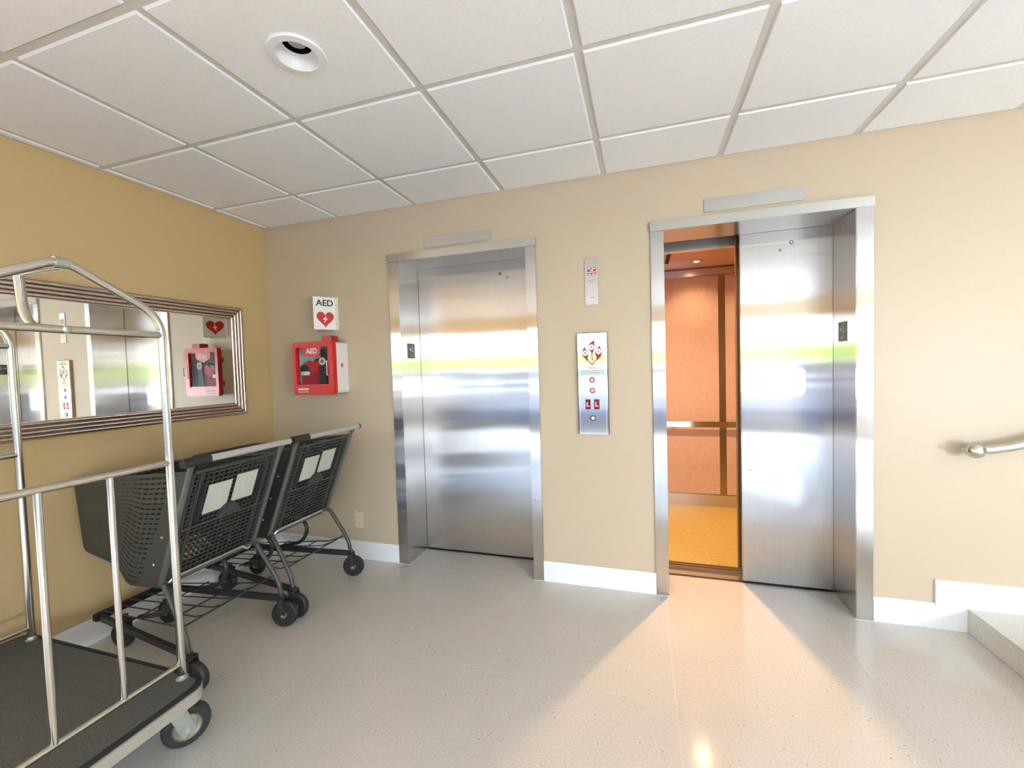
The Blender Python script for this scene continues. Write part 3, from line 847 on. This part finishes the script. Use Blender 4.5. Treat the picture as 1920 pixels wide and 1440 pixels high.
# ------------------------------------------------------------------ shopping carts
def L3(a, b, t_): return tuple(a[i] + (b[i] - a[i]) * t_ for i in range(3))
def make_cart(yc, label):
    """faces the left wall: handle at x = .6, basket nose at x = -.22"""
    t = thing('shopping_cart', label, 'shopping cart', (.15, yc, 0), 'two grey shopping carts parked side by side')
    def p(x, y, z): return (x, yc + y, z)
    top = lambda s, f: p(.565 + (-.785) * f, s * (.222 - .022 * f), .930 - .078 * f)
    BOT = [(0, .36, .222, .425), (.33, .12, .206, .402), (.45, .035, .195, .478), (.95, -.205, .180, .513), (1.0, -.222, .180, .535)]
    def bot(s, f):
        for a, b_ in zip(BOT, BOT[1:]):
            if f <= b_[0] + 1e-6:
                q = (f - a[0]) / (b_[0] - a[0])
                return p(a[1] + (b_[1] - a[1]) * q, s * (a[2] + (b_[2] - a[2]) * q), a[3] + (b_[3] - a[3]) * q)
    def lattice(mb, fa, fb, nu, nv, wu, wv, th, up):
        """bars between two edge curves fa(f), fb(f)"""
        us = [i / nu for i in range(nu + 1)]
        for j in range(nv + 1):
            q = j / nv
            pl = [L3(fa(u_), fb(u_), q) for u_ in us]
            for a, b_ in zip(pl, pl[1:]): mb.bar(a, b_, th, wu, up)
        for u_ in us:
            mb.bar(fa(u_), fb(u_), th * .8, wv, up)
    # basket sides
    for s in (1, -1):
        mb = MB(); lattice(mb, lambda f: bot(s, f), lambda f: top(s, f), 20, 22, .0155, .012, .006, (0, 0, 1))
        sd = mb.build('basket_side', 'cart_plastic', t)
        MB().tube([top(s, f / 6) for f in range(7)], .011, 8).build('top_rim', 'cart_plastic', sd, smooth=True)
        # riveted plate along the rear edge
        a0, a1, b0, b1 = bot(s, .0), bot(s, .22), top(s, .0), top(s, .10)
        o = s * .005
        q = [(v[0], v[1] + o, v[2]) for v in (a0, a1, b1, b0)] + [(v[0], v[1] + o + s * .004, v[2]) for v in (a0, a1, b1, b0)]
        pl = MB().add(q, [(0, 1, 2, 3), (7, 6, 5, 4), (0, 4, 5, 1), (1, 5, 6, 2), (2, 6, 7, 3), (3, 7, 4, 0)]).build('corner_plate', 'cart_plastic', sd)
        rv = MB()
        for f in (.2, .45, .7):
            c = L3(L3(a0, a1, .55), L3(b0, b1, .55), f)
            rv.lathe((c[0], c[1] + s * .009, c[2]), (0, s, 0), [(.006, 0), (.004, .003), (.0001, .0035)], 10)
        tag(rv.build('rivets', 'cart_silver', sd), kind='stuff')
    # basket nose and floor
    mb = MB(); lattice(mb, lambda f: L3(bot(-1, 1), bot(1, 1), f), lambda f: L3(top(-1, 1), top(1, 1), f), 12, 18, .014, .010, .006, (0, 0, 1))
    ns = mb.build('basket_nose', 'cart_plastic', t)
    MB().tube([top(-1, 1), top(1, 1)], .011, 8).build('top_rim', 'cart_plastic', ns, smooth=True)
    mb = MB(); lattice(mb, lambda f: bot(-1, f), lambda f: bot(1, f), 26, 16, .006, .006, .009, (0, 0, 1))
    mb.build('basket_floor', 'cart_plastic', t)
    # rear gate
    gb = lambda f: p(.368, -.207 + .414 * f, .452)
    gt = lambda f: p(.566, -.205 + .410 * f, .930)
    mb = MB(); lattice(mb, gb, gt, 17, 24, .0048, .0048, .005, (0, 1, 0))
    for q in (0, .46, 1): mb.bar(L3(gb(0), gt(0), q), L3(gb(1), gt(1), q), .010, .020, (0, 1, 0))
    for f in (0, .09, .91, 1): mb.bar(gb(f), gt(f), .010, .014, (0, 1, 0))
    gate = mb.build('rear_gate', 'cart_plastic', t)
    gn = Vector((.93, 0, -.38)).normalized()
    def G(f, q, off):
        v = Vector(L3(gb(f), gt(f), q)) + gn * off
        return tuple(v)
    def plate(nm, f0, f1, q0, q1, o0, o1, m):
        vs_ = [G(f0, q0, o0), G(f1, q0, o0), G(f1, q1, o0), G(f0, q1, o0), G(f0, q0, o1), G(f1, q0, o1), G(f1, q1, o1), G(f0, q1, o1)]
        return MB().add(vs_, [(0, 3, 2, 1), (4, 5, 6, 7), (0, 1, 5, 4), (1, 2, 6, 5), (2, 3, 7, 6), (3, 0, 4, 7)]).build(nm, m, gate)
    for f0, f1, q0, q1 in ((.20, .475, .56, .845), (.525, .80, .60, .875)):
        plate('instruction_label', f0, f1, q0, q1, .004, .006, 'paper')
    for f0 in (.115, .835): plate('seat_leg_slot', f0, f0 + .04, .50, .88, .002, .0065, 'dark_gap')
    sb = MB()
    for i in range(8):
        a, b_ = .36 + .30 * i / 8, .36 + .30 * (i + 1) / 8
        h0, h1 = .50 + .115 * math.sin(math.pi * i / 8), .50 + .115 * math.sin(math.pi * (i + 1) / 8)
        vs_ = [G(a, .49, .006), G(b_, .49, .006), G(b_, h1, .006), G(a, h0, .006), G(a, .49, .024), G(b_, .49, .024), G(b_, h1, .024), G(a, h0, .024)]
        sb.add(vs_, [(0, 3, 2, 1), (4, 5, 6, 7), (0, 1, 5, 4), (2, 3, 7, 6)])
    sb.build('seat_hump', 'cart_plastic', gate)
    # child seat folded behind the gate
    mb = MB(); lattice(mb, lambda f: p(.40, -.18 + .36 * f, .66), lambda f: p(.50, -.19 + .38 * f, .92), 12, 10, .006, .006, .005, (0, 1, 0))
    mb.build('child_seat', 'black', t)
    # zinc bar and wire under the gate
    zb_ = MB().tube([p(.362, -.232, .437), p(.362, .232, .437)], .011, 10).build('lower_bar', 'cart_grey', t, smooth=True)
    MB().tube(smooth_path([p(.376, -.205, .436), p(.384, -.19, .452), p(.384, .15, .452), p(.386, .17, .430), p(.386, .185, .430), p(.384, .19, .440)], .008), .0042, 6).build('hook_wire', 'cart_silver', zb_, smooth=True)
    # frame uprights and handle
    for s in (1, -1):
        MB().tube(smooth_path([p(.362, s * .226, .435), p(.575, s * .228, .945), p(.602, s * .232, .983)], .03), .0125, 10).build('upright', 'cart_grey', t, smooth=True)
    h = MB().tube([p(.604, -.268, .985), p(.604, .268, .985)], .0155, 14).build('handle', 'handle_grey', t, smooth=True)
    MB().tube([p(.604, -.275, .985), p(.604, -.165, .985)], .0195, 14).build('handle_end', 'black', h, smooth=True)
    MB().tube([p(.604, .266, .985), p(.604, .278, .985)], .0165, 12).build('handle_end', 'black', h, smooth=True)
    MB().bar(p(.595, -.19, .972), p(.56, -.19, .955), .05, .03).build('coin_lock', 'black', h, .004)
    # rear legs, lower rails, tray
    for s in (1, -1):
        MB().tube(smooth_path([p(.362, s * .226, .437), p(.385, s * .228, .432), p(.482, s * .238, .285), p(.518, s * .240, .215), p(.527, s * .240, .135)], .022), .0115, 10).build('rear_leg', 'cart_leg', t, smooth=True)
        MB().bar(p(.53, s * .236, .150), p(-.20, s * .150, .165), .018, .034).build('lower_rail', 'black_metal', t, .003)
        MB().tube(smooth_path([p(.10, s * .150, .425), p(.24, s * .140, .40), p(.29, s * .135, .33), p(.24, s * .135, .24), p(.05, s * .130, .19)], .07), .0115, 10).build('basket_support', 'black_metal', t, smooth=True)
    MB().bar(p(-.20, -.175, .170), p(-.20, .175, .170), .030, .036).build('front_bumper', 'black', t, .005)
    tr = MB()
    tr.tube([p(.475, -.230, .262), p(.475, .230, .262)], .0048, 6)
    for k in range(6):
        y = -.175 + .07 * k
        tr.tube([p(.475, y * 1.2, .262), p(.40, y * 1.12, .236), p(-.18, y * .8, .19)], .0034, 6)
    for x in (.30, .08): tr.tube([p(x, -.19, .228 if x > .2 else .208), p(x, .19, .228 if x > .2 else .208)], .0034, 6)
    tr.build('lower_tray', 'black_metal', t, smooth=True)
    # casters
    for x, y, ang in ((.545, .240, .30), (.545, -.240, .15), (-.12, .105, 0), (-.12, -.105, .1)):
        rear = x > 0
        r = .068 if rear else .062
        d_ = Vector((math.cos(ang), math.sin(ang), 0)); ax = Vector((-math.sin(ang), math.cos(ang), 0))
        c = Vector(p(x, y, r))
        wh = MB().lathe(c, ax, [(.02, -.017), (r - .008, -.017), (r - .002, -.011), (r, 0), (r - .002, .011), (r - .008, .017), (.02, .017)], 28).build('wheel', 'black', t, smooth=True)
        MB().lathe(c, ax, [(.0001, -.021), (.017, -.021), (.02, -.016), (.02, .016), (.017, .021), (.0001, .021)], 16).build('hub', 'plate_dark', wh, smooth=True)
        MB().lathe(c, ax, [(.0001, -.029), (.006, -.029), (.006, .029), (.0001, .029)], 10).build('axle', 'cart_silver', wh, smooth=True)
        fk = MB()
        piv = Vector(p(x - .018 if rear else x + .02, y, r * 2 + .012))
        for s in (1, -1):
            o = ax * (.023 * s)
            fk.bar(c + o, piv + o, .006, .030, tuple(d_))
        fk.bar(piv - ax * .026, piv + ax * .026, .034, .008, (0, 0, 1))
        fk.cyl(piv, piv + Vector((0, 0, .022 if rear else .03)), .014, 12)
        fk.build('caster_fork', 'black_metal', t)
    return t
make_cart(-1.04, 'nearer grey shopping cart, partly behind the luggage cart')
make_cart(-.48, 'further grey shopping cart beside the wall with the power outlet')

# ------------------------------------------------------------------ luggage cart
t = thing('luggage_cart', 'chrome framed hotel luggage cart with charcoal carpeted deck at the left edge', 'luggage cart', (.37, -1.745, 0))
DX0, DX1, DY0, DY1 = -.165, .885, -2.035, -1.455
Pd = lambda r, x0, x1, y0, y1: rrect(x0, x1, y0, y1, r, 6)
FL = lambda z: Matrix.Translation((0, 0, z))
MB().prism(Pd(.06, DX0, DX1, DY0, DY1), FL(.205), .044).build('deck_edge', 'deck_trim', t, .003)
MB().ring(Pd(.06, DX0 + .002, DX1 - .002, DY0 + .002, DY1 - .002), Pd(.045, DX0 + .02, DX1 - .02, DY0 + .02, DY1 - .02), FL(.249), .011).build('bumper', 'black', t, .003)
MB().prism(Pd(.045, DX0 + .018, DX1 - .018, DY0 + .018, DY1 - .018), FL(.249), .012).build('deck_carpet', 'carpet', t, .003)
PYA, PYB = -1.487, -2.003
YM = (PYA + PYB) / 2
def end_frame(x):
    arch = smooth_path([(x, PYA, .262), (x, PYA, 1.545), (x, YM + .02, 1.672), (x, YM - .02, 1.672), (x, PYB, 1.545), (x, PYB, .262)], .075, 6)
    a = MB().tube(arch, .0125, 14).build('arch_tube', 'chrome', t, smooth=True)
    MB().tube([(x, PYA, 1.481), (x, PYB, 1.481)], .0115, 12).build('cross_tube', 'chrome', t, smooth=True)
    MB().tube([(x, PYA, 1.036), (x, PYB, 1.036)], .0115, 12).build('cross_tube', 'chrome', t, smooth=True)
    MB().tube([(x, PYA, .314), (x, PYB, .314)], .0095, 12).build('cross_tube', 'chrome', t, smooth=True)
    for y in (YM + .083, YM - .083):
        MB().tube([(x, y, 1.036), (x, y, .314)], .009, 12).build('baluster', 'chrome', t, smooth=True)
    s = 1 if x > .3 else -1
    MB().lathe((x + s * .009, YM, 1.481), (s, 0, 0), [(.011, 0), (.011, .004), (.006, .007), (.0001, .007)], 14).build('bolt', 'zinc', t, smooth=True)
    MB().tube([(x, YM + .016, 1.672), (x, YM - .016, 1.672)], .0165, 14).build('joint_sleeve', 'zinc', t, smooth=True)
    for y in (PYA, PYB):
        MB().lathe((x, y, .261), (0, 0, 1), [(.019, 0), (.019, .003), (.015, .006), (.0135, .015)], 16).build('post_flange', 'zinc', t, smooth=True)
    # curved brace from the hanging bar to the cross tube
    MB().tube(smooth_path([(x - s * .20, YM, 1.655), (x - s * .185, YM, 1.50), (x - s * .012, YM, 1.481)], .13, 8), .0125, 12).build('brace', 'chrome', t, smooth=True)
end_frame(.79)
end_frame(-.075)
MB().tube([(.79, YM, 1.668), (-.075, YM, 1.668)], .0165, 14).build('hanging_bar', 'chrome', t, smooth=True)
for x, y, ang in ((.772, -1.470, -.50), (.79, -1.93, -.3), (-.06, -1.54, -.6), (-.06, -1.95, -.7)):
    r = .074
    ax = Vector((math.cos(ang), math.sin(ang), 0)); dd = Vector((-ax.y, ax.x, 0))
    c = Vector((x, y, r))
    wh = MB().lathe(c, ax, [(.042, -.020), (.055, -.023), (r - .008, -.021), (r, -.008), (r, .008), (r - .008, .021), (.055, .023), (.042, .020)], 36).build('wheel', 'black', t, smooth=True)
    MB().lathe(c, ax, [(.0001, -.014), (.020, -.014), (.032, -.006), (.042, -.019), (.045, -.021), (.045, .021), (.042, .019), (.032, .006), (.020, .014), (.0001, .014)], 30).build('rim', 'rim_metal', wh, smooth=True)
    piv = Vector((x, y, .2)) + dd * (-.045 if x > .3 else .045)
    fk = MB()
    for s in (1, -1):
        o = ax * (.034 * s)
        fk.bar(c + o - (piv - c).normalized() * .02, piv + o, .005, .048, tuple(dd))
    fk.bar(piv - ax * .037, piv + ax * .037, .06, .008, (0, 0, 1))
    fk.build('caster_fork', 'zinc', t, .002)
    MB().lathe(c, ax, [(.0001, -.044), (.009, -.044), (.009, .044), (.0001, .044)], 8).build('axle_bolt', 'cart_silver', wh)
